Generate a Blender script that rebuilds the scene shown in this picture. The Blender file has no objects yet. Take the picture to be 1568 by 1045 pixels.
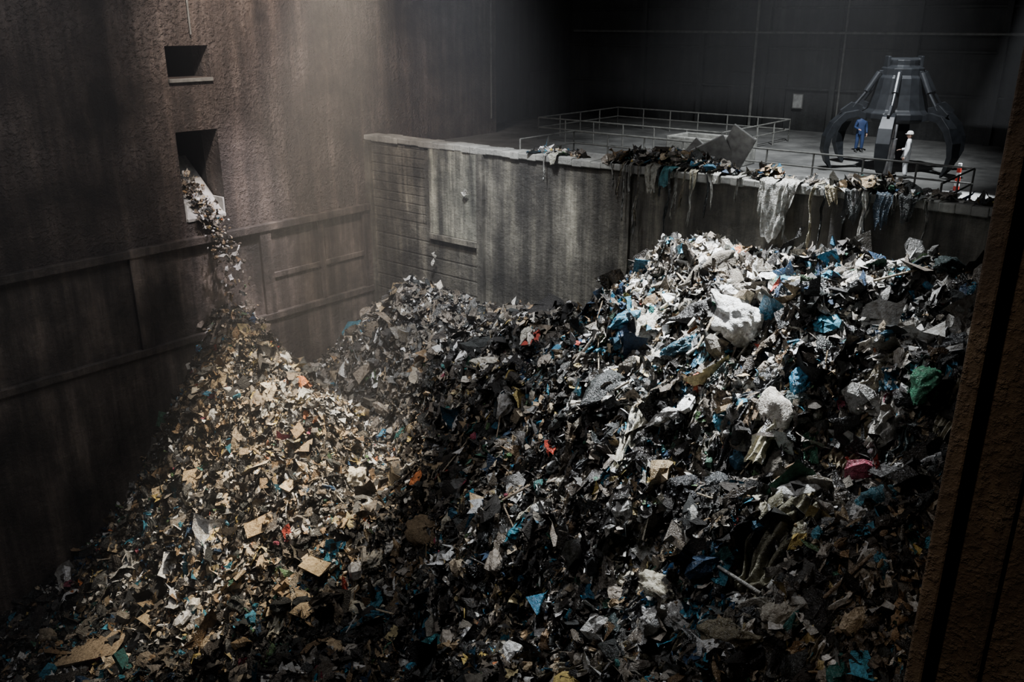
import bpy, bmesh, math, numpy as np
from mathutils import Vector, Matrix, noise
rng=np.random.default_rng(7)
S=bpy.context.scene
COL=S.collection

# ------------------------------------------------------------ materials
def new_mat(name):
    m=bpy.data.materials.new(name); m.use_nodes=True
    nt=m.node_tree; b=nt.nodes['Principled BSDF']
    return m,nt,b
def N(nt,t,**k):
    n=nt.nodes.new(t)
    for a,v in k.items(): setattr(n,a,v)
    return n
def ramp(nt,fac,stops):
    r=N(nt,'ShaderNodeValToRGB'); e=r.color_ramp.elements
    e[0].position,e[0].color=stops[0][0],(*stops[0][1],1)
    e[1].position,e[1].color=stops[-1][0],(*stops[-1][1],1)
    for p,c in stops[1:-1]:
        x=e.new(p); x.color=(*c,1)
    nt.links.new(fac,r.inputs[0]); return r.outputs[0]
def concrete(name,c0,c1,c2,streak=0.6,bump=0.5,bscale=3.0,rough=0.8,pebble=0.0,bdist=.15,pk=1.0):
    m,nt,b=new_mat(name); L=nt.links.new
    tc=N(nt,'ShaderNodeTexCoord')
    mp=N(nt,'ShaderNodeMapping'); mp.inputs['Scale'].default_value=(1.6,1.6,0.13); L(tc.outputs['Object'],mp.inputs[0])
    n1=N(nt,'ShaderNodeTexNoise'); n1.inputs['Scale'].default_value=0.35; n1.inputs['Detail'].default_value=8; n1.inputs['Roughness'].default_value=.65
    L(tc.outputs['Object'],n1.inputs['Vector'])
    n2=N(nt,'ShaderNodeTexNoise'); n2.inputs['Scale'].default_value=1.0; n2.inputs['Detail'].default_value=6; n2.inputs['Roughness'].default_value=.7
    L(mp.outputs[0],n2.inputs['Vector'])
    a=ramp(nt,n1.outputs['Fac'],[(.36,c0),(.5,c1),(.66,c2)])
    s=ramp(nt,n2.outputs['Fac'],[(.4,(.2,.2,.2)),(.52,(.8,.8,.8)),(.66,(1.9,1.9,1.8))])
    mx=N(nt,'ShaderNodeMix',data_type='RGBA',blend_type='MULTIPLY'); mx.inputs[0].default_value=streak
    L(a,mx.inputs[6]); L(s,mx.inputs[7]); L(mx.outputs[2],b.inputs['Base Color'])
    n3=N(nt,'ShaderNodeTexNoise'); n3.inputs['Scale'].default_value=bscale; n3.inputs['Detail'].default_value=10; n3.inputs['Roughness'].default_value=.7
    L(tc.outputs['Object'],n3.inputs['Vector'])
    h=n3.outputs['Fac']
    if pebble>0:
        # sprayed lumps appear only in patches
        v=N(nt,'ShaderNodeTexNoise'); v.inputs['Scale'].default_value=pebble; v.inputs['Detail'].default_value=4; v.inputs['Roughness'].default_value=.6; L(tc.outputs['Object'],v.inputs['Vector'])
        rr=N(nt,'ShaderNodeMapRange'); rr.interpolation_type='SMOOTHSTEP'; rr.inputs[1].default_value=.45; rr.inputs[2].default_value=.75; L(v.outputs['Fac'],rr.inputs[0])
        pm=N(nt,'ShaderNodeMapRange'); pm.inputs[1].default_value=.4; pm.inputs[2].default_value=.62; pm.inputs[4].default_value=pk; L(n1.outputs['Fac'],pm.inputs[0])
        ml=N(nt,'ShaderNodeMath',operation='MULTIPLY'); L(rr.outputs[0],ml.inputs[0]); L(pm.outputs[0],ml.inputs[1])
        ad=N(nt,'ShaderNodeMath',operation='ADD'); L(h,ad.inputs[0]); L(ml.outputs[0],ad.inputs[1]); h=ad.outputs[0]
    bp=N(nt,'ShaderNodeBump'); bp.inputs['Strength'].default_value=bump; bp.inputs['Distance'].default_value=bdist
    L(h,bp.inputs['Height']); L(bp.outputs[0],b.inputs['Normal'])
    b.inputs['Roughness'].default_value=rough
    return m
def flat(name,c,rough=.6,metal=0,var=.35,scale=4):
    m,nt,b=new_mat(name); L=nt.links.new
    tc=N(nt,'ShaderNodeTexCoord'); n1=N(nt,'ShaderNodeTexNoise'); n1.inputs['Scale'].default_value=scale; n1.inputs['Detail'].default_value=6
    L(tc.outputs['Object'],n1.inputs['Vector'])
    L(ramp(nt,n1.outputs['Fac'],[(.3,tuple(x*(1-var) for x in c)),(.7,tuple(min(1,x*(1+var)) for x in c))]),b.inputs['Base Color'])
    b.inputs['Roughness'].default_value=rough; b.inputs['Metallic'].default_value=metal
    return m
M_left=concrete('concrete_left',(.022,.016,.013),(.078,.060,.051),(.15,.122,.108),.6,1.0,7,.5,6,.14,1.3)
M_lower=concrete('concrete_lower',(.02,.017,.015),(.062,.050,.043),(.14,.115,.10),.75,.6,5,.55)
M_part=concrete('concrete_partition',(.025,.023,.019),(.07,.065,.053),(.17,.16,.13),.85,.6,4,.6)
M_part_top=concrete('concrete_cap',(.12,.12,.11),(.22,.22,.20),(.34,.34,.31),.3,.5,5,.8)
M_stain=concrete('concrete_pale_streaks',(.05,.05,.04),(.11,.11,.09),(.26,.25,.2),.95,.6,5,.7)
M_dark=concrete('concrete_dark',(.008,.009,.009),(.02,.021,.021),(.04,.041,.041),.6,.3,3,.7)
M_deck=concrete('concrete_deck',(.06,.06,.058),(.12,.12,.115),(.2,.2,.19),.2,.2,3,.6)
M_col=concrete('rough_render',(.03,.02,.013),(.09,.062,.04),(.18,.135,.09),.5,1.0,9,.7,9,.07,1.2)
M_rail=flat('painted_rail',(.12,.12,.11),.5)
M_steel=flat('worn_steel',(.35,.35,.36),.35,.6)
M_pale=flat('pale_plate',(.30,.30,.285),.6)
M_black=flat('black_steel',(.016,.018,.021),.4,.3)
M_void=flat('unlit_void_black',(.004,.004,.004),.9)  # near-black lining: unlit depth behind the wall openings put into the colour

# ------------------------------------------------------------ mesh helpers
class MB:
    def __init__(s): s.v=[];s.f=[];s.m=[]
    def add(s,v,f,mi=0):
        o=len(s.v); s.v+= [tuple(x) for x in v]; s.f+=[tuple(i+o for i in q) for q in f]; s.m+=[mi]*len(f)
    def box(s,a,b,mi=0,M=None):
        x0,y0,z0=a;x1,y1,z1=b
        v=[(x0,y0,z0),(x1,y0,z0),(x1,y1,z0),(x0,y1,z0),(x0,y0,z1),(x1,y0,z1),(x1,y1,z1),(x0,y1,z1)]
        if M is not None: v=[M@Vector(q) for q in v]
        s.add(v,[(0,3,2,1),(4,5,6,7),(0,1,5,4),(1,2,6,5),(2,3,7,6),(3,0,4,7)],mi)
    def tube(s,p0,p1,r,n=10,mi=0,r2=None):
        p0=Vector(p0);p1=Vector(p1);d=(p1-p0).normalized();r2=r if r2 is None else r2
        u=d.orthogonal().normalized();w=d.cross(u)
        v=[]
        for p,rr in((p0,r),(p1,r2)):
            for i in range(n):
                a=2*math.pi*i/n; v.append(p+(u*math.cos(a)+w*math.sin(a))*rr)
        f=[(i,(i+1)%n,n+(i+1)%n,n+i) for i in range(n)]+[tuple(range(n-1,-1,-1)),tuple(range(n,2*n))]
        s.add(v,f,mi)
    def sweep(s,pts,side,w,t,mi=0):
        side=Vector(side).normalized(); v=[];n=len(pts);P=[Vector(p) for p in pts]
        for i,p in enumerate(P):
            d=(P[min(i+1,n-1)]-P[max(i-1,0)]).normalized(); up=side.cross(d).normalized()
            for a,b in((-1,-1),(1,-1),(1,1),(-1,1)): v.append(p+side*(a*w[i]/2)+up*(b*t[i]/2))
        f=[]
        for i in range(n-1):
            for k in range(4): f.append((i*4+k,i*4+(k+1)%4,(i+1)*4+(k+1)%4,(i+1)*4+k))
        f+=[(3,2,1,0),tuple(n*4-4+k for k in range(4))]
        s.add(v,f,mi)
    def obj(s,name,mats,bevel=0,smooth=False,parent=None):
        me=bpy.data.meshes.new(name); me.from_pydata(s.v,[],s.f)
        for m in mats: me.materials.append(m)
        me.polygons.foreach_set('material_index',s.m)
        if smooth: me.polygons.foreach_set('use_smooth',[True]*len(s.f))
        me.update()
        bm=bmesh.new(); bm.from_mesh(me); bmesh.ops.recalc_face_normals(bm,faces=bm.faces); bm.to_mesh(me); bm.free()
        o=bpy.data.objects.new(name,me); COL.objects.link(o)
        if bevel: 
            b=o.modifiers.new('bevel','BEVEL'); b.width=bevel; b.segments=2; b.limit_method='ANGLE'
        if parent: o.parent=parent
        return o

# ------------------------------------------------------------ waste surface
T=rng.random((256,256))
def vn(x,y,sc,ox=0,oy=0):
    x=x/sc+ox+100;y=y/sc+oy+100
    xi=np.floor(x).astype(int);yi=np.floor(y).astype(int);fx=x-xi;fy=y-yi
    fx=fx*fx*(3-2*fx);fy=fy*fy*(3-2*fy)
    g=lambda a,b:T[a%256,b%256]
    return (g(xi,yi)*(1-fx)+g(xi+1,yi)*fx)*(1-fy)+(g(xi,yi+1)*(1-fx)+g(xi+1,yi+1)*fx)*fy-.5
C=np.array([
 (0,-8.2,12.3),(1,-8.2,12.0),(0,-11.1,9.5),(0,-12.9,7),(0,-15.4,4.4),(0,-19.4,2.6),(0,-26,2),(0,-32,2),
 (4.1,-7.5,9.9),(6.6,-7.3,8.8),(5.3,-10.9,9.0),(9.3,-12.2,6.8),(5.9,-16,4),(3.1,-19.7,2.5),(8.6,-9.4,7.9),
 (0,-4.2,8.4),(0,-.5,10.0),(3,-5.2,7.4),(5.5,-5.4,6.9),(1.6,-2,9.8),
 (3.6,-3.0,11.2),(4,-.3,11.2),(5,-3.4,11.9),(6.3,-3.5,12.3),(6,-.3,11.6),(8.5,-3.4,11.7),(9.4,-5.8,10.4),(8.0,-6.6,6.5),(10.3,-8.4,7.2),(11.6,-7.6,9.4),
 (12.4,-4,12.9),(12,-.3,11.9),(16.5,-4.5,15.0),(16,0,13.8),(18.4,-5,16.3),(20.6,-5,16.8),(20,0,15.0),(24,-4.8,16.9),(24,0,15.2),(27,-5,16.8),(28,0,15.2),
 (22.6,-6.6,16.1),(26,-7,15.6),(16.6,-7.9,11.7),(22,-10.3,12.5),(14.6,-11,7.4),(21.5,-14.8,8.6),(28.5,-14.5,12.0),(31,-10,14.6),(31,-5,16.0),
 (12,-20,4),(22,-22,6),(30,-22,8),(12,-32,3),(22,-32,5),(31,-32,6)],float)
def tps(r2): return np.where(r2>1e-9,.5*r2*np.log(r2+1e-12),0)
n=len(C); A=np.zeros((n+3,n+3))
d2=((C[:,None,:2]-C[None,:,:2])**2).sum(-1); A[:n,:n]=tps(d2)+np.eye(n)*.05
A[:n,n]=1;A[:n,n+1:]=C[:,:2];A[n,:n]=1;A[n+1:,:n]=C[:,:2].T
wt=np.linalg.solve(A,np.concatenate([C[:,2],np.zeros(3)]))
def H(x,y):
    x=np.asarray(x,float);y=np.asarray(y,float)
    r=wt[n]+wt[n+1]*x+wt[n+2]*y
    for i in range(n): r=r+wt[i]*tps((x-C[i,0])**2+(y-C[i,1])**2)
    big=np.clip((x-8)/8,0,1)
    r=r+vn(x,y,2.3)*(.6+1.0*big)+vn(x,y,1.1,7,3)*(.5+.9*big)+vn(x,y,.5,17,9)*.5
    return np.maximum(r,.3)
gx=np.concatenate([np.arange(.03,30.6,.18),[30.6]]);gy=np.concatenate([np.arange(-34,-.24,.18),[-.23]])
X,Y=np.meshgrid(gx,gy); Z=H(X,Y)+vn(X,Y,.25,3,3)*.25
nx=len(gx);ny=len(gy)
V=np.stack([X,Y,Z],-1).reshape(-1,3)
i=np.arange(nx-1);j=np.arange(ny-1);I,J=np.meshgrid(i,j);a=(J*nx+I).ravel()
Q=np.stack([a,a+1,a+nx+1,a+nx],-1)

# ---- piece templates
def grid_t(nu,nv,w,h,amp,fold,seed,jit=.06):
    r=np.random.default_rng(seed)
    u,v=np.meshgrid(np.linspace(-.5,.5,nu+1),np.linspace(-.5,.5,nv+1))
    z=r.normal(0,amp,u.shape)+fold*np.abs(u+v*r.uniform(-1,1)+r.uniform(-.2,.2))-fold*.25
    P=np.stack([u*w+r.normal(0,jit,u.shape),v*h+r.normal(0,jit,u.shape),z],-1).reshape(-1,3)
    f=[(b*(nu+1)+a,b*(nu+1)+a+1,(b+1)*(nu+1)+a+1,(b+1)*(nu+1)+a) for b in range(nv) for a in range(nu)]
    return P,f
def blob_t(nu,nv,amp,seed,sx=1,sy=.8,sz=.55):
    r=np.random.default_rng(seed); P=[];f=[]
    for b in range(nv+1):
        th=math.pi*b/nv
        for a in range(nu):
            ph=2*math.pi*a/nu; rr=.5*(1+r.normal(0,amp))
            P.append((rr*math.sin(th)*math.cos(ph)*sx,rr*math.sin(th)*math.sin(ph)*sy,rr*math.cos(th)*sz))
    for b in range(nv):
        for a in range(nu): f.append((b*nu+a,b*nu+(a+1)%nu,(b+1)*nu+(a+1)%nu,(b+1)*nu+a))
    return np.array(P),f
def bag_t(seed,nu=26,nv=16,knot=True,amp=1.0):
    P=[];f=[];o=Vector((seed*7.3,seed*3.1,seed*1.7))
    for b in range(nv+1):
        th=math.pi*b/nv
        for a in range(nu):
            ph=2*math.pi*a/nu
            d=Vector((math.sin(th)*math.cos(ph),math.sin(th)*math.sin(ph),math.cos(th)))
            rr=.5*(1+amp*(.30*noise.noise(d*1.5+o)+.22*(noise.ridged_multi_fractal(d*2.4+o,1,2,4,1,2)-1.2)*.6))
            q=Vector((d.x*rr,d.y*rr*.85,d.z*rr*.62))
            if knot and d.x>.72:
                k=(d.x-.72)/.28; q.x+=k*.28; q.y*=1-.75*k; q.z*=1-.75*k
                if k>.85: q.y*=2.2;q.z*=2.2
            P.append(tuple(q))
    for b in range(nv):
        for a in range(nu): f.append((b*nu+a,b*nu+(a+1)%nu,(b+1)*nu+(a+1)%nu,(b+1)*nu+a))
    return np.array(P),f
def cloth_t(seed,nu=16,nv=12,w=1.0,h=.8,amp=.22,fr=1.0):
    P=[];o=Vector((seed*5.3,seed*2.1,seed*4.7))
    for b in range(nv+1):
        for a in range(nu+1):
            u=a/nu-.5;v=b/nv-.5;e=1+.35*noise.noise(Vector((u*3,v*3,seed*9.1)))
            z=amp*(noise.ridged_multi_fractal(Vector((u*2.0,v*4.0,0))*fr+o,1,2,4,1,2)-1)*.6+amp*noise.noise(Vector((u*1.6,v*1.6,0))*fr+o)*1.3
            P.append((u*w*e+.14*noise.noise(Vector((v*5,u*5,3))+o),v*h*e+.14*noise.noise(Vector((u*5,v*5,7))+o),z))
    f=[(b*(nu+1)+a,b*(nu+1)+a+1,(b+1)*(nu+1)+a+1,(b+1)*(nu+1)+a) for b in range(nv) for a in range(nu)]
    return np.array(P),f
def film_t(seed,nu=40,nv=26):
    # thin sheet gathered into long pleats running along x, narrower at one end
    P=[];o=Vector((seed*2.3,seed*8.1,seed*3.7))
    for b in range(nv+1):
        for a in range(nu+1):
            u=a/nu-.5;v=b/nv-.5
            wd=.35+.65*(.5-u) if seed%2 else .8+.3*noise.noise(Vector((u*3,0,seed)))
            z=.05*math.sin(v*26+4*noise.noise(Vector((u*2,v*2,1))+o))+.10*noise.noise(Vector((u*2.2,v*5,0))+o)+.03*noise.noise(Vector((u*9,v*12,5))+o)
            ed=.16*noise.noise(Vector((v*6,seed,u*2))); ev=.22*noise.noise(Vector((u*7,seed*2,v)))
            P.append((u+ed*(abs(u)*2),v*.75*wd*(1+ev)+.10*noise.noise(Vector((u*4,seed*3,0))),z-.25*abs(v)*wd))
    f=[(b*(nu+1)+a,b*(nu+1)+a+1,(b+1)*(nu+1)+a+1,(b+1)*(nu+1)+a) for b in range(nv) for a in range(nu)]
    return np.array(P),f
def bottle_t():
    P=[];f=[];prof=[(0,-.5),(.13,-.5),(.14,-.2),(.13,.1),(.1,.25),(.045,.36),(.045,.46),(0,.46)];k=8
    for r_,z in prof:
        for a in range(k): P.append((r_*math.cos(a*math.tau/k),z,r_*math.sin(a*math.tau/k)))
    for b in range(len(prof)-1):
        for a in range(k): f.append((b*k+a,b*k+(a+1)%k,(b+1)*k+(a+1)%k,(b+1)*k+a))
    return np.array(P),f
def carton_t(t=.12,seed=0):
    r=np.random.default_rng(seed)
    P=np.array([(x,y,z) for z in(-t/2,t/2) for y in(-.35,.35) for x in(-.5,.5)],float)+r.normal(0,.03,(8,3))
    return P,[(0,2,3,1),(4,5,7,6),(0,1,5,4),(1,3,7,5),(3,2,6,7),(2,0,4,6)]
TM=[('sheet',grid_t(4,3,1,.8,.12,.6,s,.10)) for s in range(10)]
TM+=[('shard',grid_t(2,1,1,.6,.08,.3,20+s,.12)) for s in range(5)]
TM+=[('strip',grid_t(6,1,1.5,.16,.10,.6,40+s)) for s in range(4)]
TM+=[('blob',blob_t(8,5,.18,60+s)) for s in range(5)]
TM+=[('carton',carton_t(.05,80)),('carton',carton_t(.3,81)),('bottle',bottle_t())]
PR={'sheet':.042,'shard':.032,'strip':.025,'blob':.045,'carton':.022,'bottle':.018}
pr=np.array([PR[k] for k,_ in TM]);pr/=pr.sum()
BAGS=[('bag',bag_t(s)) for s in range(6)]
CLO=[('cloth',cloth_t(s)) for s in range(5)]+[('cloth',film_t(s,22,14)) for s in range(5)]
RAG=[('rag',cloth_t(30+s,16,5,1.4,.38,.30,1.6)) for s in range(6)]

PAL=dict(
 dark=[(.008,.007,.006),(.022,.019,.016),(.04,.032,.024),(.016,.019,.018)],
 mid=[(.14,.125,.10),(.23,.20,.165),(.10,.10,.095),(.16,.13,.095)],
 white=[(.70,.70,.68),(.78,.79,.79),(.50,.50,.47),(.62,.58,.51)],
 blue=[(.015,.11,.19),(.02,.17,.24),(.05,.27,.40),(.015,.05,.11)],
 tan=[(.36,.26,.15),(.47,.36,.22),(.26,.17,.09),(.53,.44,.31)],
 green=[(.04,.13,.08),(.09,.17,.07),(.02,.11,.10)],
 red=[(.40,.05,.03),(.48,.16,.05),(.34,.06,.10)],
 yellow=[(.50,.38,.12),(.60,.50,.26)])
keys=list(PAL)
PK=np.array([2.6,1.6,2.8,3.2,2.2,2.0,1.5,1.4])
def weights(x,y,z):
    base=dict(dark=.52,mid=.24,white=.075,blue=.04,tan=.085,green=.03,red=.006,yellow=.018)  # dark waste, its share raised to put foreground shade into the colours
    leftc=dict(dark=.12,mid=.36,white=.14,blue=.008,tan=.36,green=.008,red=.005,yellow=.025)
    topr=dict(dark=.38,mid=.25,white=.22,blue=.07,tan=.075,green=.02,red=.008,yellow=.006)
    back=dict(dark=.18,mid=.68,white=.11,blue=.008,tan=.04,green=.004,red=.002,yellow=.002)
    g=lambda d:np.array([d[k] for k in keys])[None]
    a=np.exp(-(((x-6)/5.8)**2+((y+9.9)/3.9)**2))[:,None]; b=np.clip((z-12.3)/3.5,0,1)[:,None]
    c=(np.clip((12.5-x)/2,0,1)*np.clip((y+6.6+.25*(x-6).clip(-9,9)*-1)/1,0,1))[:,None]
    W=g(base)*(1-b)+g(topr)*b
    W=W*(1-a)+g(leftc)*a; W=W*(1-c)+g(back)*c
    # loads are tipped in batches: composition changes in patches
    for q in range(len(keys)):
        W[:,q]*=np.exp(PK[q]*vn(x,y,1.6,11*q+5,7*q+1)+.8*PK[q]*vn(x,y,.7,5*q+9,13*q))
    return W/W.sum(1,keepdims=True)
palarr=[np.array(PAL[k]) for k in keys]
def pickcol(W):
    nI=len(W);cu=W.cumsum(1);k=(rng.random(nI)[:,None]>cu).sum(1).clip(0,len(keys)-1)
    out=np.zeros((nI,4))
    for q,p in enumerate(palarr):
        m=k==q; out[m,:3]=p[rng.integers(0,len(p),m.sum())]
    out[:,:3]*=rng.uniform(.5,1.15,(nI,1)); out[:,3]=rng.choice([.25,.45,.8],nI,p=[.3,.35,.35])
    return out
def frames(nrm,flow=None,k=1.0):
    nI=len(nrm); nrm=nrm/np.linalg.norm(nrm,axis=1,keepdims=True)
    r=rng.normal(0,1,(nI,3))
    if flow is not None: r=r*.6+flow*k
    t=r-(r*nrm).sum(1,keepdims=True)*nrm; t/=np.linalg.norm(t,axis=1,keepdims=True)
    return np.stack([t,np.cross(nrm,t),nrm],-1)
class Soup:
    def __init__(s): s.V=[];s.L=[];s.T=[];s.C=[];s.S=[];s.o=0
    def raw(s,V,F,col,sm=False):
        F=np.asarray(F); s.V.append(np.asarray(V,float)); s.L.append((F+s.o).ravel()); s.T.append(np.full(len(F),F.shape[1])); s.S.append(np.full(len(F),sm))
        col=np.asarray(col,float)
        s.C.append(np.broadcast_to(col,(len(V),4)) if col.ndim==1 else col); s.o+=len(V)
    def scatter(s,pos,nrm,size,col,tm=None,flow=None,fk=1.0,lim=None):
        tm=tm or TM; p=pr if tm is TM else None
        k=rng.choice(len(tm),len(pos),p=p)
        R=frames(nrm,flow,fk)
        for q,(nm,(P,F)) in enumerate(tm):
            m=k==q; c=m.sum()
            if not c: continue
            sc=size[m][:,None]*np.stack([rng.uniform(.7,1.5,c),rng.uniform(.6,1.2,c),rng.uniform(.5,1.3,c)],1)
            W=np.einsum('nij,nkj->nki',R[m],P[None]*sc[:,None,:])+pos[m][:,None,:]
            if lim: W=lim(W)
            kk=len(P);F_=np.array(F)[None]+(np.arange(c)*kk)[:,None,None]
            s.raw(W.reshape(-1,3),F_.reshape(-1,4),np.repeat(col[m],kk,0),nm in('bag','cloth','rag','sheet','bottle'))
    def obj(s,name,mat):
        V=np.concatenate(s.V);L=np.concatenate(s.L);T_=np.concatenate(s.T);C_=np.concatenate(s.C)
        me=bpy.data.meshes.new(name); me.vertices.add(len(V)); me.vertices.foreach_set('co',V.astype(np.float32).ravel())
        me.loops.add(len(L)); me.loops.foreach_set('vertex_index',L.astype(np.int32))
        me.polygons.add(len(T_)); me.polygons.foreach_set('loop_start',np.concatenate([[0],T_.cumsum()[:-1]]).astype(np.int32))
        me.update(calc_edges=True)
        at=me.color_attributes.new('Col','FLOAT_COLOR','POINT'); at.data.foreach_set('color',C_.astype(np.float32).ravel())
        me.materials.append(mat)
        me.polygons.foreach_set('use_smooth',np.concatenate(s.S))
        o=bpy.data.objects.new(name,me); COL.objects.link(o); return o
def clampbox(W):
    W=W.copy(); W[...,0]=np.clip(W[...,0],.03,30.58); W[...,1]=np.minimum(W[...,1],-.16); return W
def trash_mat():
    m,nt,b=new_mat('mixed_waste'); L=nt.links.new
    at=N(nt,'ShaderNodeAttribute'); at.attribute_name='Col'
    tc=N(nt,'ShaderNodeTexCoord'); n1=N(nt,'ShaderNodeTexNoise'); n1.inputs['Scale'].default_value=9; n1.inputs['Detail'].default_value=4; L(tc.outputs['Object'],n1.inputs['Vector'])
    r=ramp(nt,n1.outputs['Fac'],[(.3,(.36,.32,.27)),(.58,(1,1,1))])
    mx=N(nt,'ShaderNodeMix',data_type='RGBA',blend_type='MULTIPLY'); mx.inputs[0].default_value=.9
    L(at.outputs['Color'],mx.inputs[6]); L(r,mx.inputs[7]); L(mx.outputs[2],b.inputs['Base Color']); L(at.outputs['Alpha'],b.inputs['Roughness'])
    n2=N(nt,'ShaderNodeTexNoise'); n2.inputs['Scale'].default_value=14; n2.inputs['Detail'].default_value=3; n2.inputs['Distortion'].default_value=1.5; L(tc.outputs['Object'],n2.inputs['Vector'])
    bp=N(nt,'ShaderNodeBump'); bp.inputs['Strength'].default_value=.9; bp.inputs['Distance'].default_value=.07; L(n2.outputs['Fac'],bp.inputs['Height']); L(bp.outputs[0],b.inputs['Normal'])
    return m
M_trash=trash_mat()
def grad(x,y,e=.3):
    return np.stack([-(H(x+e,y)-H(x-e,y))/(2*e),-(H(x,y+e)-H(x,y-e))/(2*e),np.ones_like(x)],-1)
def dirs(x,y,e=.3):
    g=grad(x,y,e); gn=g/np.linalg.norm(g,axis=1,keepdims=True)
    fl=np.stack([g[:,0],g[:,1],-(g[:,0]**2+g[:,1]**2)],-1); fl/=np.linalg.norm(fl,axis=1,keepdims=True)+1e-6
    return gn,fl
def samp(NP,x0=.1,x1=30.5,y0=-26,y1=-.2):
    x=rng.uniform(x0,x1,NP);y=rng.uniform(y0,y1,NP); keep=(y>-23.5+(x/31)*6.5); x=x[keep];y=y[keep]
    return (x,y,H(x,y),*dirs(x,y))

heap=Soup(); heap.raw(V,Q,(.014,.012,.010,.9))
x,y,z,gn,fl=samp(125000)
size=np.clip(rng.lognormal(-1.82,.64,len(x)),.06,1.0)
near=np.exp(-(((x-4)/6)**2+((y+10)/6)**2)); size*=1-.12*near
pos=np.stack([x,y,z],-1)+gn*rng.uniform(-.02,.24,(len(x),1))
heap.scatter(pos,gn+rng.normal(0,.6,gn.shape),size,pickcol(weights(x,y,z)),flow=fl,lim=clampbox)
x,y,z,gn,fl=samp(6500); st=1-gn[:,2]; k=(rng.random(len(x))<st*1.6)&((x>10)|(y>-6)); x,y,z,gn,fl=x[k],y[k],z[k],gn[k],fl[k]
W=weights(x,y,z); W=W*np.array([1.3,1.2,.7,.5,.6,.5,.3,.3])[None]; W/=W.sum(1,keepdims=True)
heap.scatter(np.stack([x,y,z],-1)+gn*rng.uniform(.0,.18,(len(x),1)),gn+rng.normal(0,.3,gn.shape),rng.uniform(.3,.9,len(x)),pickcol(W),tm=RAG,flow=fl,fk=2.5,lim=clampbox)
x,y,z,gn,fl=samp(3600); k=(x>10)|(rng.random(len(x))<.18); x,y,z,gn,fl=x[k],y[k],z[k],gn[k],fl[k]
W=weights(x,y,z)*np.array([1.5,1.0,.9,1.6,.5,.8,.5,.3])[None]; W/=W.sum(1,keepdims=True)
heap.scatter(np.stack([x,y,z],-1)+gn*rng.uniform(-.05,.12,(len(x),1)),gn+rng.normal(0,.4,gn.shape),np.clip(rng.lognormal(-.78,.42,len(x)),.22,1.1),pickcol(W),tm=BAGS+CLO,flow=fl,lim=clampbox)

# long strands, tapes and torn ribbons trailing downhill
def strands(NS,region):
    x,y,z,gn,fl=samp(NS*3,*region); k=rng.random(len(x))<(1-gn[:,2])*2.5+.1
    x,y=x[k][:NS],y[k][:NS]; c=len(x); ln=rng.uniform(.8,3.2,c); wd=rng.uniform(.025,.10,c); st=14
    px_,py_=x.copy(),y.copy(); path=[]
    wob=rng.uniform(0,9,c)
    for q in range(st+1):
        hh=H(px_,py_)+.22+.10*np.sin(q*.9+wob); path.append(np.stack([px_,py_,hh],-1))
        _,f_=dirs(px_,py_,.8); d=f_[:,:2]; d=d/(np.linalg.norm(d,axis=1,keepdims=True)+1e-6)
        ang=.7*np.sin(q*.55+wob*3); ca,sa=np.cos(ang),np.sin(ang)
        stp=(ln/st*.75)
        px_=px_+(d[:,0]*ca-d[:,1]*sa)*stp; py_=py_+(d[:,0]*sa+d[:,1]*ca)*stp
    P=np.stack(path,1); t=np.gradient(P,axis=1); t/=np.linalg.norm(t,axis=2,keepdims=True)+1e-6
    sd=np.cross(t,np.array([0,0,1.])); sd/=np.linalg.norm(sd,axis=2,keepdims=True)+1e-6
    tw=np.sin(np.arange(st+1)[None]*.8+wob[:,None])
    sd=sd*np.cos(tw)[...,None]+np.array([0,0,1.])*np.sin(tw)[...,None]
    V2=np.stack([P-sd*wd[:,None,None]/2,P+sd*wd[:,None,None]/2],2).reshape(c,-1,3)
    F=np.array([(2*q,2*q+1,2*q+3,2*q+2) for q in range(st)])[None]+(np.arange(c)*2*(st+1))[:,None,None]
    W=np.tile(np.array([.25,.4,.2,.04,.09,.01,.005,.005]),(c,1)); W/=W.sum(1,keepdims=True)
    heap.raw(clampbox(V2.reshape(-1,3)),F.reshape(-1,4),np.repeat(pickcol(W),2*(st+1),0),True)
strands(560,(15,30,-14,-3)); strands(340,(7.5,16,-12,-2.5)); strands(70,(1,8,-14,-2))

# individually recognisable items
LB=[('bag',bag_t(90+s,56,36,True,1.15)) for s in range(4)]
LC=[('cloth',film_t(s,60,40)) for s in (11,13,12,15,14,16,17)]
CT=('carton',carton_t(.06,80))
def hero(kind,idx,x,y,sc,col,rough=.4,lift=.12,ang=None,tilt=(0,0,0)):
    nm,(P,F)={'bag':LB,'cloth':LC,'carton':[CT]}[kind][idx]
    xa,ya=np.array([x]),np.array([y]); gn,fl=dirs(xa,ya); nrm=Vector(gn[0])+Vector(tilt)+Vector((0,0,.4)); nrm.normalize()
    t=Vector(fl[0])
    if ang is not None: t=Vector((math.cos(ang),math.sin(ang),0))
    t=(t-nrm*t.dot(nrm)).normalized(); b=nrm.cross(t); R=np.array([t,b,nrm]).T
    sc=np.array(sc if isinstance(sc,tuple) else (sc,)*3)
    p=np.array([x,y,float(H(xa,ya)[0])])+np.array(nrm)*lift
    W_=(P*sc)@R.T+p
    if kind=='cloth':   # let the film settle on the heap
        hh=H(W_[:,0],W_[:,1]); W_[:,2]=np.maximum(W_[:,2]*.35+(hh+lift+P[:,2]*sc[2])*.65,hh+.06)
    heap.raw(clampbox(W_),F,(*col,rough),kind!='carton')
hero('bag',0,22.5,-6.3,(1.5,1.4,1.5),(.62,.63,.62),.35,.45,2.6)
hero('cloth',0,21.4,-9.7,(2.4,1.4,1.6),(.55,.53,.44),.35,.4)
hero('bag',1,17.6,-13.3,(1.5,1.0,1.2),(.01,.13,.15),.35,.3,.6)
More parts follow.
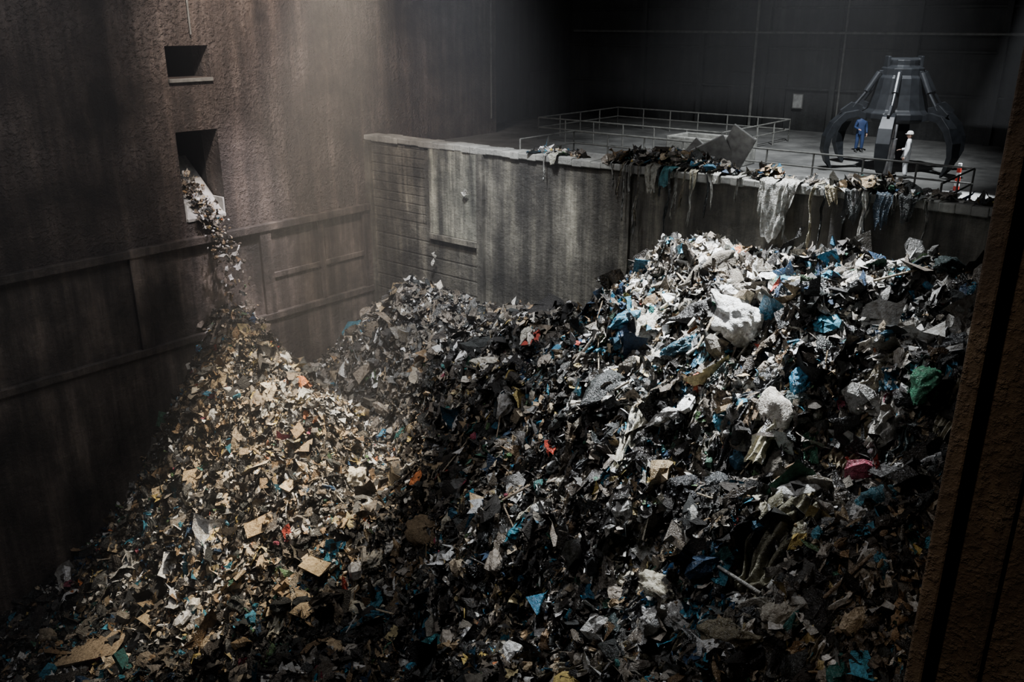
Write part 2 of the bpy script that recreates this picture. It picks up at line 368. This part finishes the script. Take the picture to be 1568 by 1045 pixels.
hero('bag',2,25.1,-7.8,.7,(.02,.16,.28),.35,.2)
hero('bag',3,28.0,-7.8,(.8,.8,1.0),(.12,.40,.24),.3,.3)
hero('cloth',1,26.8,-8.2,(1.8,2.0,1.2),(.16,.13,.07),.5,.3)
hero('cloth',2,24.8,-8.9,(1.3,1.3,1.4),(.66,.62,.45),.5,.4)
hero('cloth',3,26.3,-11.5,(2.6,2.0,1.8),(.2,.19,.13),.4,.4)
hero('cloth',4,24.3,-12.6,(1.0,1.1,1.4),(.02,.14,.34),.4,.35)
hero('carton',0,7.9,-12.7,(1.1,.8,1),(.5,.36,.2),.8,.3,1.2,(.3,-.2,0))
hero('carton',0,11.4,-13.0,(1.0,.8,1.6),(.55,.42,.24),.8,.3,.1)
hero('carton',0,4.6,-18.0,(2.7,1.7,1.6),(.30,.23,.15),.8,.4,.7)
hero('carton',0,20.8,-13.4,(.8,.7,1.6),(.4,.27,.14),.8,.3,1.0)
hero('cloth',2,22.5,-8.1,(.7,.7,.8),(.55,.13,.06),.4,.35)
hero('bag',0,8.8,-9.3,(1.2,.9,1),(.66,.62,.5),.5,.3,1.9)
hero('cloth',1,10.3,-5.1,(1.3,1.2,1.3),(.4,.38,.33),.5,.25)
hero('bag',2,18.9,-11.2,(.9,.6,.8),(.02,.2,.28),.35,.25)
hero('cloth',0,27.4,-8.2,(1.2,1.4,1.8),(.55,.54,.5),.3,.4)
hero('cloth',4,22.2,-7.5,(.7,.5,.8),(.25,.5,.62),.4,.3)
hero('bag',1,21.6,-7.6,(1.0,.7,.8),(.01,.06,.09),.3,.3)
hero('bag',3,14.9,-7.1,(.9,.8,.8),(.62,.62,.6),.4,.25)
hero('bag',0,24.2,-10.2,(1.2,1,1.1),(.025,.028,.03),.3,.2)
hero('bag',2,28.2,-10.5,(1.0,.8,1),(.02,.1,.13),.35,.25)
hero('cloth',3,15.5,-14.0,(1.3,1.3,1.2),(.3,.22,.13),.6,.25)
for q in range(46):   # cardboard and board offcuts on the near tip
    xx_=rng.uniform(1.5,12);yy_=rng.uniform(-16,-8); s_=rng.uniform(.35,.8)
    hero('carton',0,xx_,yy_,(s_,s_*.8,s_*1.2),[(.45,.33,.19),(.55,.43,.27),(.33,.23,.13),(.5,.45,.36)][q%4],.8,.2,float(rng.uniform(0,6)),tuple(rng.normal(0,.35,3)))
BC=[(.55,.55,.53),(.3,.29,.25),(.02,.022,.024),(.02,.022,.024),(.16,.14,.09),(.015,.12,.19),(.42,.40,.34),(.03,.05,.05),(.6,.57,.45),(.02,.022,.024)]
for q in range(150):
    while True:
        xx_=rng.uniform(11,29.5);yy_=rng.uniform(-14.5,-3)
        if abs(xx_-22.5)+abs(yy_+6.3)>1.6: break
    c_=BC[rng.integers(len(BC))]; s_=rng.uniform(.7,1.5)
    if rng.random()<.62: hero('cloth',int(rng.integers(7)),xx_,yy_,(s_*1.2,s_,s_*1.3),c_,float(rng.choice([.3,.5])),.22)
    else: hero('bag',int(rng.integers(4)),xx_,yy_,(s_*.8,s_*.62,s_*.7),c_,.33,.12,float(rng.uniform(0,6)))
def pole(p0,p1,r,col):
    a_=Vector(p0);b_=Vector(p1)
    a_.z=float(H(np.array([a_.x]),np.array([a_.y]))[0])+.4; b_.z=float(H(np.array([b_.x]),np.array([b_.y]))[0])+.4
    m=MB(); m.tube(a_,b_,r,8); 
    heap.raw(np.array(m.v),[q for q in m.f if len(q)==4],(*col,.6),True)
pole((17.2,-7.2,0),(20.3,-5.0,0),.06,(.5,.45,.35)); pole((16.5,-6.9,0),(19.4,-4.6,0),.05,(.4,.37,.3)); pole((16.0,-8.3,0),(18.2,-6.4,0),.05,(.5,.47,.4)); pole((24.0,-10,0),(22.6,-11.9,0),.04,(.5,.47,.4)); pole((18.5,-9,0),(20.5,-8.6,0),.035,(.45,.4,.33)); pole((25.2,-8.6,0),(24.0,-9.3,0),.04,(.6,.6,.6))
for q in range(30):
    xx_=rng.uniform(12,29);yy_=rng.uniform(-14,-4);an=rng.uniform(0,6.28);l_=rng.uniform(.5,1.3)
    pole((xx_,yy_,0),(xx_+l_*math.cos(an),yy_+l_*math.sin(an),0),float(rng.uniform(.02,.04)),[(.45,.38,.27),(.5,.5,.47),(.2,.15,.1)][q%3])
heap.obj('garbage_heap',M_trash)

# ------------------------------------------------------------ room
w=MB()
ys=[-40,-9.7,-7.85,9]; zs=[0,16.3,19.9,21.9,23.1,34]
for a in range(3):
    for b in range(5):
        if a==1 and b in(1,3): continue
        w.box((-1.2,ys[a],zs[b]),(0,ys[a+1],zs[b+1]))
w.box((-3.5,9,17),(0,9.4,34))
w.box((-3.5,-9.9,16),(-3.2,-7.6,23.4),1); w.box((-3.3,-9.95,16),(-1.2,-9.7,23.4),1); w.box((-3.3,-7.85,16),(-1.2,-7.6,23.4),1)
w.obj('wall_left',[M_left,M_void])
t=MB()
for yy in (-.35,-6.2,-12.1,-18,-24): t.box((0,yy-.28,11.6),(.22,yy+.28,15.5))
t.box((0,-34,15.4),(.3,0,15.72)); t.box((0,-34,11.35),(.26,0,11.65)); t.box((0,-34,0),(.16,0,11.4))
t.box((0,-34,11.6),(.05,0,15.4))
t.box((0,-3.3,11.6),(.16,-3.0,15.4)); t.box((0,-6,13.2),(.14,-.6,13.45))
t.obj('trim_1',[M_lower],bevel=.06)
t=MB(); t.box((0,-9.72,21.76),(.12,-7.83,21.9)); t.tube((.12,-8.6,23.5),(.12,-8.6,34),.04); t.tube((.1,8.9,19),(.1,8.9,34),.05)
t.obj('trim_2',[M_rail],bevel=.02)
c=MB(); c.add([(-2.6,-9.65,18.6),(-2.6,-7.9,18.6),(.05,-7.9,16.45),(.05,-9.65,16.45),(-2.6,-9.65,18.5),(-2.6,-7.9,18.5),(.05,-7.9,16.33),(.05,-9.65,16.33)],[(0,1,2,3),(7,6,5,4),(0,3,7,4),(1,5,6,2),(3,2,6,7),(0,4,5,1)])
c.box((-1.1,-7.95,16.33),(-.02,-7.87,17.1)); c.box((-1.1,-9.68,16.33),(-.02,-9.6,17.1))
c.obj('waste_chute',[M_pale],bevel=.01)

p=MB(); p.box((0,0,0),(30.6,.6,18.75)); p.obj('wall_partition',[M_part])
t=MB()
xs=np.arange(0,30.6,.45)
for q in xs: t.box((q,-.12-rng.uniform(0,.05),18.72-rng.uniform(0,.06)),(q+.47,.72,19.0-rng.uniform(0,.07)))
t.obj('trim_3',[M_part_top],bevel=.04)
t=MB()
t.box((.0,-.22,8),(.35,0,18.7)); t.box((7.15,-.2,8),(7.5,0,18.7)); t.box((4.2,-.22,14.6),(7.2,0,14.85)); t.box((14.5,-.15,8),(14.9,0,18.7)); t.box((22.5,-.15,8),(22.9,0,18.7))
for zz in np.arange(15.2,18.6,.42): t.box((.35,-.025,zz),(3.9,0,zz+.36))
for zz in np.arange(10.2,14.4,.7): t.box((.35,-.025,zz),(7.1,0,zz+.62))
t.obj('trim_4',[M_part],bevel=.02)
t=MB(); t.box((4.2,-.1,14.85),(7.15,0,18.8)); t.obj('trim_5',[M_stain],bevel=.03)

r=MB(); r.box((30.72,-18.1,0),(34,.6,34)); r.box((30.72,-40,0),(34,-18.1,11))
r.obj('wall_right',[M_col],bevel=.08)
t=MB(); t.box((30.66,-18.28,0),(30.86,-18.1,34)); t.box((31.3,-18.16,0),(31.42,-18.1,34)); t.obj('trim_6',[M_col],bevel=.05)
b=MB(); b.box((-3.5,21,0),(46,21.6,34)); 
for xx in (2,6,10,14,18,22,26,30): b.box((xx,20.7,18.2),(xx+.3,21,34))
for zz in (20.4,22.5,24.6,27,31): b.box((-3.5,20.8,zz),(46,21,zz+.12))
b.box((8,20.85,18.2),(11.5,21,21.2)); b.box((15.5,20.85,18.2),(17.2,21,20.5))
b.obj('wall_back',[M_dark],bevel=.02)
b=MB(); b.tube((9.6,20.6,18.2),(9.6,20.6,33.9),.08); b.tube((-3,20.55,23.4),(30,20.55,23.4),.07); b.tube((14.6,20.6,18.2),(14.6,20.6,33.9),.05); b.obj('wall_pipes',[M_rail])
b=MB(); b.box((-3.9,9,17),(-3.5,21.5,34)); b.box((-3.5,12,18.2),(-3.3,14.6,22.6)); b.box((-3.4,16.5,18.2),(-2.6,18.5,21)); b.obj('wall_recess',[M_dark],bevel=.03)
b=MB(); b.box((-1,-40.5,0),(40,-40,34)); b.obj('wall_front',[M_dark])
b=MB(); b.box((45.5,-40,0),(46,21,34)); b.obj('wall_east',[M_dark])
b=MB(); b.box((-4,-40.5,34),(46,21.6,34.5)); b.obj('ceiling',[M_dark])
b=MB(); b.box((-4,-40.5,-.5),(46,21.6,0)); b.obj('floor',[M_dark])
d=MB(); d.box((-3.5,4.4,17.6),(46,21,18.2)); d.box((-3.5,.6,17.6),(9,4.4,18.2)); d.box((25.2,.6,17.6),(46,4.4,18.2)); d.box((9,.6,14),(25.2,4.4,14.3))
d.obj('floor_deck',[M_deck])
f=MB()
def quad(m,pts,th=.1,mi=0):
    P=[Vector(q) for q in pts]; nr_=(P[1]-P[0]).cross(P[3]-P[0]).normalized()*th
    m.add(P+[q-nr_ for q in P],[(0,1,2,3),(7,6,5,4),(0,4,5,1),(1,5,6,2),(2,6,7,3),(3,7,4,0)],mi)
quad(f,[(9,.75,18.5),(9,4.4,18.5),(11,3.6,16),(11,1.4,16)]); quad(f,[(9,4.4,18.5),(25.2,4.4,18.5),(23.5,3.6,16),(11,3.6,16)]); quad(f,[(25.2,4.4,18.5),(25.2,.75,18.5),(23.5,1.4,16),(23.5,3.6,16)]); quad(f,[(25.2,.75,18.5),(9,.75,18.5),(11,1.4,16),(23.5,1.4,16)])
f.obj('feed_hopper',[M_pale],bevel=.02)
f=MB(); f.box((12.6,6.2,18.2),(16,6.4,19.3)); f.box((12.6,7.8,18.2),(16,8.0,19.3)); f.box((12.6,6.4,18.2),(12.8,7.8,19.3)); f.box((15.8,6.4,18.2),(16,7.8,19.3)); f.box((12.8,6.4,18.2),(15.8,7.8,18.7)); f.obj('concrete_kerb_box',[M_part_top],bevel=.04)
f=MB()
for (cx,cy,cz,rx,rz,wd_,hh) in [(17.3,1.6,19.4,-.5,.3,1.3,1.1),(18.1,1.8,19.7,.55,.1,1.0,1.5),(16.5,2.0,19.3,-.8,-.2,.9,1.0)]:
    f.box((-wd_/2,-.05,-hh/2),(wd_/2,.05,hh/2),0,Matrix.Translation((cx,cy,cz))@Matrix.Rotation(rz,4,'Z')@Matrix.Rotation(rx,4,'Y')@Matrix.Rotation(.35,4,'X'))
f.box((16,1.2,17.4),(19,2.6,18.9)); f.obj('broken_slabs',[M_pale],bevel=.03)

def railing(name,pts,z0,h=1.1,gap=1.8,r=.035):
    m=MB()
    for a,b_ in zip(pts[:-1],pts[1:]):
        a=Vector((*a,0));b_=Vector((*b_,0));L=(b_-a).length;k=max(1,round(L/gap))
        for zz in(h,h*.55): m.tube(a+Vector((0,0,z0+zz)),b_+Vector((0,0,z0+zz)),r)
        for q in range(k+1):
            c=a.lerp(b_,q/k); m.tube(c+Vector((0,0,z0)),c+Vector((0,0,z0+h)),r)
    return m.obj(name,[M_rail])
railing('safety_railing',[(8.8,.8),(8.8,4.6),(25.4,4.6),(25.4,.8)],18.2,1.15)
railing('safety_railing',[(3.6,8.6),(3.6,16),(14,16),(14,8.6),(3.6,8.6)],18.2,1.1)

# ------------------------------------------------------------ waste on and over the partition
dr_=Soup()
def drape(x0,wd,ln,col,rough=.4,seed=0,narrow=.5,top=.5):
    nu,nv=14,34;P=[];o=Vector((seed*3.7,seed*1.9,seed*5.1))
    for b in range(nv+1):
        s=b/nv*(ln+top)
        for a in range(nu+1):
            u=a/nu-.5
            wr=.10*noise.noise(Vector((u*7,s*.6,0))+o)+.05*noise.noise(Vector((u*15,s*2,4))+o)
            if s<top: yy,zz=.35-s/top*.5,19.06+abs(wr)
            else:
                q=s-top; yy=-.24-abs(wr)*1.6-.05*q; zz=19.04-q*(1+.35*noise.noise(Vector((u*4,0,9))+o))
            k=1 if s<top else (1-narrow*min(1,(s-top)/ln))*(1+.3*noise.noise(Vector((0,s*1.2,seed))))
            P.append((x0+u*wd*k+.18*noise.noise(Vector((0,s*1.3,2))+o),yy,zz))
    F=[(b*(nu+1)+a,b*(nu+1)+a+1,(b+1)*(nu+1)+a+1,(b+1)*(nu+1)+a) for b in range(nv) for a in range(nu)]
    dr_.raw(np.array(P),F,(*col,rough),True)
Wt=(.6,.6,.56);Gy=(.22,.22,.2);Dk=(.03,.035,.035)
dl=[(15.9,.6,.9,(.35,.35,.3),.5),(16.5,.5,.6,(.04,.16,.18),.3),(15.3,.07,2.6,Gy,.2),(14.7,.05,1.9,Gy,.2),(20.7,1.2,1.9,(.28,.28,.26),.45),(20.2,.4,1.1,(.2,.2,.18),.4),(21.9,.10,1.9,(.3,.28,.2),.3),(23.1,.6,1.0,Dk,.3),(23.6,.2,2.2,Wt,.2),(24.1,.6,1.0,(.02,.04,.06),.4),(24.7,.5,.8,Dk,.3),(10.9,.05,.9,Gy,.3),(11.3,.4,.35,(.3,.3,.25),.5),(18.3,.5,.3,(.45,.45,.42),.3),(19.3,.1,.8,Gy,.2),(22.5,.4,.5,(.2,.17,.1),.4),(25.4,.08,1.4,Gy,.3),(16.9,.06,1.4,Gy,.3),(17.5,.3,.6,(.3,.28,.2),.5),(23.3,.35,.5,(.25,.25,.25),.3),(20.95,.5,1.3,(.34,.34,.31),.4)]
for q in range(20): dl.append((float(rng.choice([rng.uniform(14,18.6),rng.uniform(19,25.5)])),float(rng.uniform(.03,.07)),float(rng.uniform(.3,2.2)),[Gy,Dk,(.15,.13,.09),(.3,.3,.27)][q%4],.2))
for i_,(x0,wd,ln,c_,nr_) in enumerate(dl): drape(x0,wd,ln,c_,.4,i_+1,nr_)
dr_.scatter(np.array([[4.6,-.28,13.9],[4.5,-.3,13.5],[6.6,-.28,17.0]]),np.array([[0,-1,.1]]*3,float),np.array([.35,.3,.25]),np.array([[.5,.5,.46,.5]]*3))
def clump(x0,x1,y0,y1,z0,hh,k,blue=.08):
    x=rng.uniform(x0,x1,k);u=(x-x0)/(x1-x0);y=rng.uniform(y0,y1,k);z=z0+rng.random(k)*hh*np.sin(u*math.pi)
    W=np.tile(np.array([.3,.32,.16,blue,.1,.05,.01,.01]),(k,1));W/=W.sum(1,keepdims=True)
    dr_.scatter(np.stack([x,y,z],-1),rng.normal(0,.5,(k,3))+[0,-.2,1],np.clip(rng.lognormal(-1.5,.45,k),.08,.6),pickcol(W))
clump(13.8,18.6,.0,1.0,19.05,.5,1000); clump(14.5,17,1,2.4,18.7,.5,350); clump(19.6,20.6,0,.6,19.05,.3,90,.25); clump(22.4,25.0,-.1,.6,19.05,.35,300); clump(10,12.3,.2,.7,19.0,.15,110); clump(18.6,30,.05,.6,19.03,.08,120)
dr_.obj('draped_waste',M_trash)

# ------------------------------------------------------------ falling waste
fs=Soup(); k=520
u=rng.beta(1.1,1.5,k)
xx=-1.0+u*2.7; zz=np.where(u<.4,17.5-u*2.2,16.6-((u-.4)/.6)**1.5*4.6); yy=-9.0+.6*u
sp=.10+.32*u
P_=np.stack([xx+rng.normal(0,1,k)*sp*.7,yy+rng.normal(0,1,k)*sp,zz+rng.normal(0,.3,k)+np.where(u<.4,.15,0)],-1)
P_[:,1]=np.where(P_[:,0]<.3,np.clip(P_[:,1],-9.5,-8.0),P_[:,1])
W=np.tile(np.array([.1,.3,.25,.01,.3,.01,.005,.02]),(k,1));W/=W.sum(1,keepdims=True)
fs.scatter(P_,rng.normal(0,1,(k,3)),np.clip(rng.lognormal(-2.1,.5,k),.04,.32),pickcol(W))
fs.obj('falling_waste_stream',M_trash)

# ------------------------------------------------------------ crane grapple
g=bpy.data.objects.new('crane_grapple',None); COL.objects.link(g); g.location=(21,9.9,18.2); g.rotation_euler=(0,0,math.radians(40)); g.scale=(.95,.95,.9)
m=MB()
def ring(m,prof,n=12,mi=0):
    v=[(r_*math.cos(a*math.tau/n),r_*math.sin(a*math.tau/n),z_) for r_,z_ in prof for a in range(n)]
    f=[(b*n+a,b*n+(a+1)%n,(b+1)*n+(a+1)%n,(b+1)*n+a) for b in range(len(prof)-1) for a in range(n)]
    f+=[tuple(range(n-1,-1,-1)),tuple((len(prof)-1)*n+a for a in range(n))]; m.add(v,f,mi)
ring(m,[(1.25,2.2),(1.4,2.35),(1.4,2.6),(1.2,2.75),(1.05,3.4),(.95,4.1),(.85,4.2),(.85,4.5),(.6,4.6),(.6,4.85)],16)
for a in range(6):
    an=a*math.tau/6; c_,s_=math.cos(an),math.sin(an)
    m.box((.9*c_-.08,.9*s_-.08,2.7),(.9*c_+.08,.9*s_+.08,4.4))
m.tube((-.7,0,4.8),(.7,0,4.8),.14); m.box((-.75,-.2,4.5),(-.62,.2,5.0)); m.box((.62,-.2,4.5),(.75,.2,5.0))
m.obj('body',[M_black],bevel=.03,parent=g)
for a in range(6):
    an=a*math.tau/6; c_,s_=math.cos(an),math.sin(an); R=lambda r_,z_:(r_*c_,r_*s_,z_)
    m=MB(); m.sweep([R(1.15,2.35),R(1.7,2.55),R(2.2,2.45),R(2.6,2.05),R(2.85,1.5),R(2.9,.95),R(2.75,.45),R(2.5,.04)],(-s_,c_,0),[.3,.42,.5,.55,.55,.5,.35,.12],[.25,.32,.34,.32,.28,.24,.2,.06])
    m.sweep([R(1.5,2.75),R(1.95,2.85),R(2.4,2.62)],(-s_,c_,0),[.12]*3,[.3,.4,.15]); m.obj('tine_%d'%(a+1),[M_black],bevel=.02,parent=g)
    m=MB(); m.tube(R(.95,4.3),R(1.4,3.5),.13,12); m.tube(R(1.4,3.5),R(1.9,2.8),.07,12,1); m.obj('cylinder_%d'%(a+1),[M_black,M_black],parent=g,smooth=False)
m=MB(); m.tube((-.55,-1.2,.02),(-.55,-1.35,1.6),.16,14); m.tube((-.55,-1.35,1.6),(-.5,-1.3,2.2),.09,14); m.obj('hydraulic_ram',[M_steel],parent=g)

# ------------------------------------------------------------ workers
M_skin=flat('skin',(.45,.27,.2),.5,0,.1)
M_white=flat('white_coverall',(.8,.82,.84),.7,0,.08); M_navy=flat('navy_overall',(.012,.03,.09),.7,0,.2); M_boot=flat('boot_rubber',(.03,.03,.03),.5)
M_helm=flat('helmet_white',(.8,.8,.78),.3,0,.05); M_hdark=flat('helmet_blue',(.02,.05,.12),.3,0,.05); M_hair=flat('hair',(.03,.02,.015),.8)
def skinobj(name,pts,edges,mat,parent,root=0,sub=2):
    me=bpy.data.meshes.new(name); me.from_pydata([p[0] for p in pts],edges,[]); o=bpy.data.objects.new(name,me); COL.objects.link(o); o.parent=parent
    me.materials.append(mat)
    sk=o.modifiers.new('skin','SKIN'); sk.use_smooth_shade=True
    for q,p in enumerate(pts):
        d=me.skin_vertices[0].data[q]; rr=p[1]; d.radius=rr if isinstance(rr,tuple) else (rr,rr); d.use_root=(q==root)
    ss=o.modifiers.new('sub','SUBSURF'); ss.levels=sub; ss.render_levels=sub
    return o
def worker(loc,rz,suit,hat):
    e=bpy.data.objects.new('worker',None); COL.objects.link(e); e.location=loc; e.rotation_euler=(0,0,rz)
    pts=[((0,0,.97),(.165,.13)),((0,.01,1.2),(.16,.12)),((0,.01,1.40),(.18,.13)),((0,0,1.50),(.09,.08)),((0,.01,1.56),.06)]
    E=[(0,1),(1,2),(2,3),(3,4)]
    for sgn,arm in((-1,0),(1,1)):
        b0=len(pts)
        pts+=[((sgn*.10,0,.88),.115),((sgn*.12,.03,.5),.088),((sgn*.13,-.01,.13),.075)]; E+=[(0,b0),(b0,b0+1),(b0+1,b0+2)]
        b1=len(pts)
        wr=(sgn*.27,.06,.86) if arm==0 else (sgn*.20,.27,1.08)
        el=(sgn*.27,-.03,1.13)
        pts+=[((sgn*.19,0,1.42),.08),(el,.064),(wr,.05)]; E+=[(2,b1),(b1,b1+1),(b1+1,b1+2)]
        d=(Vector(wr)-Vector(el)).normalized(); s_=Vector((0,1,0)) if arm==0 else Vector((sgn,0,0)); s_=(s_-d*s_.dot(d)).normalized(); nn=d.cross(s_)
        w0=Vector(wr); hp=[(tuple(w0),.028),(tuple(w0+d*.05),(.038,.02)),(tuple(w0+d*.09),(.04,.018))]; he=[(0,1),(1,2)]
        for fi,(of,ln) in enumerate([(-.03,.065),(-.01,.078),(.01,.074),(.03,.058)]):
            q=len(hp); p0=w0+d*.10+s_*of; hp+=[(tuple(p0),.010),(tuple(p0+d*ln*.55+nn*.008),.009),(tuple(p0+d*ln*.9+nn*.028),.008)]; he+=[(2,q),(q,q+1),(q+1,q+2)]
        q=len(hp); p0=w0+d*.045+s_*.04; hp+=[(tuple(p0),.012),(tuple(p0+d*.035+s_*.025),.010),(tuple(p0+d*.06+s_*.03+nn*.015),.009)]; he+=[(1,q),(q,q+1),(q+1,q+2)]
        skinobj('hand_%d'%(arm+1),hp,he,M_skin,e,0,1)
        bt=[((sgn*.13,-.03,.14),.065),((sgn*.13,-.02,.06),(.055,.055)),((sgn*.135,.10,.045),(.05,.042)),((sgn*.14,.20,.035),(.042,.034))]
        skinobj('boot_%d'%(arm+1),bt,[(0,1),(1,2),(2,3)],M_boot,e,1,1)
    skinobj('coverall',pts,E,suit,e,0,2)
    bm=bmesh.new(); bmesh.ops.create_uvsphere(bm,u_segments=28,v_segments=20,radius=1)
    for v in bm.verts:
        c=v.co.copy(); x_,y_,z_=c.x*.078,c.y*.098,c.z*.118
        if c.z<0: x_*=1+.28*c.z; y_*=1+.12*c.z
        if c.y>.5:
            nz=math.exp(-((c.x/.16)**2+((c.z+.12)/.22)**2)); y_+=.026*nz
            for sx in(-.38,.38): y_-=.012*math.exp(-(((c.x-sx)/.16)**2+((c.z-.08)/.12)**2))
            y_+=.006*math.exp(-((c.x/.3)**2+((c.z+.45)/.07)**2)); y_-=.005*math.exp(-((c.x/.3)**2+((c.z+.52)/.03)**2))
        v.co=(x_,y_+.02,z_+1.65)
    me=bpy.data.meshes.new('head'); bm.to_mesh(me); bm.free(); me.materials.append(M_skin); me.polygons.foreach_set('use_smooth',[True]*len(me.polygons))
    o=bpy.data.objects.new('head',me); COL.objects.link(o); o.parent=e
    m=MB()
    for sx in(-1,1): m.sweep([(sx*.078,.0,1.68),(sx*.088,-.005,1.66),(sx*.082,0,1.615)],(0,1,0),[.03,.045,.02],[.015,.02,.015])
    m.obj('ears',[M_skin],parent=e,bevel=.004)
    m=MB()
    for sx in(-.032,.032): m.tube((sx,.10,1.662),(sx,.112,1.662),.011,10)
    m.tube((-.022,.108,1.59),(.022,.108,1.59),.005,6); m.obj('eyes_and_mouth',[M_hair],parent=e)
    m=MB(); prof=[(.118,1.70),(.122,1.705),(.114,1.715),(.11,1.76),(.09,1.80),(.055,1.825),(.01,1.832)]; nn_=24
    v=[(r_*.92*math.cos(a*math.tau/nn_),.01+r_*1.08*math.sin(a*math.tau/nn_)+(.05 if (k_<2 and math.sin(a*math.tau/nn_)>.5) else 0),z_) for k_,(r_,z_) in enumerate(prof) for a in range(nn_)]
    f=[(b*nn_+a,b*nn_+(a+1)%nn_,(b+1)*nn_+(a+1)%nn_,(b+1)*nn_+a) for b in range(len(prof)-1) for a in range(nn_)]+[tuple((len(prof)-1)*nn_+a for a in range(nn_))]
    m.add(v,f); m.obj('hard_hat',[hat],smooth=True,parent=e)
    m=MB(); m.sweep([(0,-.085,1.70),(0,-.10,1.64),(0,-.08,1.58)],(1,0,0),[.15,.15,.10],[.03,.03,.02]); m.obj('hair',[M_hair],parent=e,bevel=.01)
    return e
worker((22.15,8.2,18.2),math.radians(100),M_white,M_helm)
worker((18.1,14.5,18.2),math.radians(-140),M_navy,M_hdark)

m=MB()
for q in range(6): m.tube((0,0,.12+q*.16),(0,0,.12+(q+1)*.16),.1-.006*q,14,q%2,.1-.006*(q+1))
m.tube((0,0,0),(0,0,.12),.24,14,2,.18)
bp_=m.obj('barrier_post',[flat('red_paint',(.5,.03,.02),.4),flat('white_paint',(.75,.75,.75),.4),M_boot],bevel=.008); bp_.location=(24.6,6.0,18.2)
m=MB(); m.box((-.25,-.04,-.35),(.25,0,.35)); m.box((-.3,-.02,-.4),(.3,.0,.4),1); nb=m.obj('notice_board',[M_pale,M_rail],bevel=.01); nb.location=(12.3,20.78,19.8)

# camera
cd=bpy.data.cameras.new('camera'); co=bpy.data.objects.new('camera',cd); COL.objects.link(co)
cd.lens=30.94; cd.clip_end=300; co.location=(32.6,-28.1,24); co.rotation_euler=(math.radians(70),0,math.radians(40)); S.camera=co

def aim(o,t):
    o.rotation_euler=(Vector(t)-o.location).to_track_quat('-Z','Y').to_euler()
def spot(name,loc,t,ang,pw,c,blend=.6,rad=.3):
    l=bpy.data.lights.new(name,'SPOT'); l.spot_size=math.radians(ang); l.spot_blend=blend; l.energy=pw; l.color=c; l.shadow_soft_size=rad
    o=bpy.data.objects.new(name,l); COL.objects.link(o); o.location=loc; aim(o,t); return o
def area(name,loc,t,size,pw,c):
    l=bpy.data.lights.new(name,'AREA'); l.size=size; l.energy=pw; l.color=c; l.shape='DISK'
    o=bpy.data.objects.new(name,l); COL.objects.link(o); o.location=loc; aim(o,t); return o
spot('bay_light',(18,-1,33),(21.3,-4.2,17),44,170000,(.94,.97,1),1,.8)
spot('flood_light',(7,-5,33),(6.8,-10.4,9),28,165000,(1,.88,.71),1)
spot('flood_light',(8,-7,32),(0,-7.2,15.0),20,40000,(.98,.88,.93),1)
spot('flood_light',(9,-12,32),(0,-3.5,20),60,24000,(1,.85,.75),1)
spot('flood_light',(13,-9,33),(8.5,-1.5,13),42,60000,(.93,.95,1),1,1)  # added cool fill, widened to lift the mid heap and corner haze
spot('deck_fill',(22,3,33.5),(16,10,18),66,34000,(.92,.96,1),1)  # added fill so the camera side of deck, grapple and worker shows
spot('gate_light',(28,9,33),(24.9,5.5,18.2),8.5,80000,(.9,.95,1),.4)
spot('column_fill',(25,-26,31),(31,-18,18),40,3000,(1,.8,.6),1)  # added warm spot to bring out the column face, no known source
area('overhead_fill',(12,-18,33.5),(12,-16,0),12,1700,(.97,.96,1))  # added broad soft fill under the ceiling for the dim foreground

wd=bpy.data.worlds.new('world'); S.world=wd; wd.use_nodes=True
wd.node_tree.nodes['Background'].inputs[0].default_value=(.02,.025,.03,1); wd.node_tree.nodes['Background'].inputs[1].default_value=.3

def haze(a,b,den,name):
    v=MB(); v.box(a,b); vo=v.obj(name,[])
    m=bpy.data.materials.new('haze'); m.use_nodes=True; nt=m.node_tree; nt.nodes.clear()
    o_=nt.nodes.new('ShaderNodeOutputMaterial'); vs=nt.nodes.new('ShaderNodeVolumeScatter'); vs.inputs['Density'].default_value=den; vs.inputs['Color'].default_value=(.97,.97,1,1); vs.inputs['Anisotropy'].default_value=.3
    nt.links.new(vs.outputs[0],o_.inputs['Volume']); vo.data.materials.append(m)
haze((.35,-30,.1),(13.5,-.3,33.9),.0048,'dust_haze')
haze((-3.2,1,20.6),(34,20.5,33.9),.0035,'dust_haze')
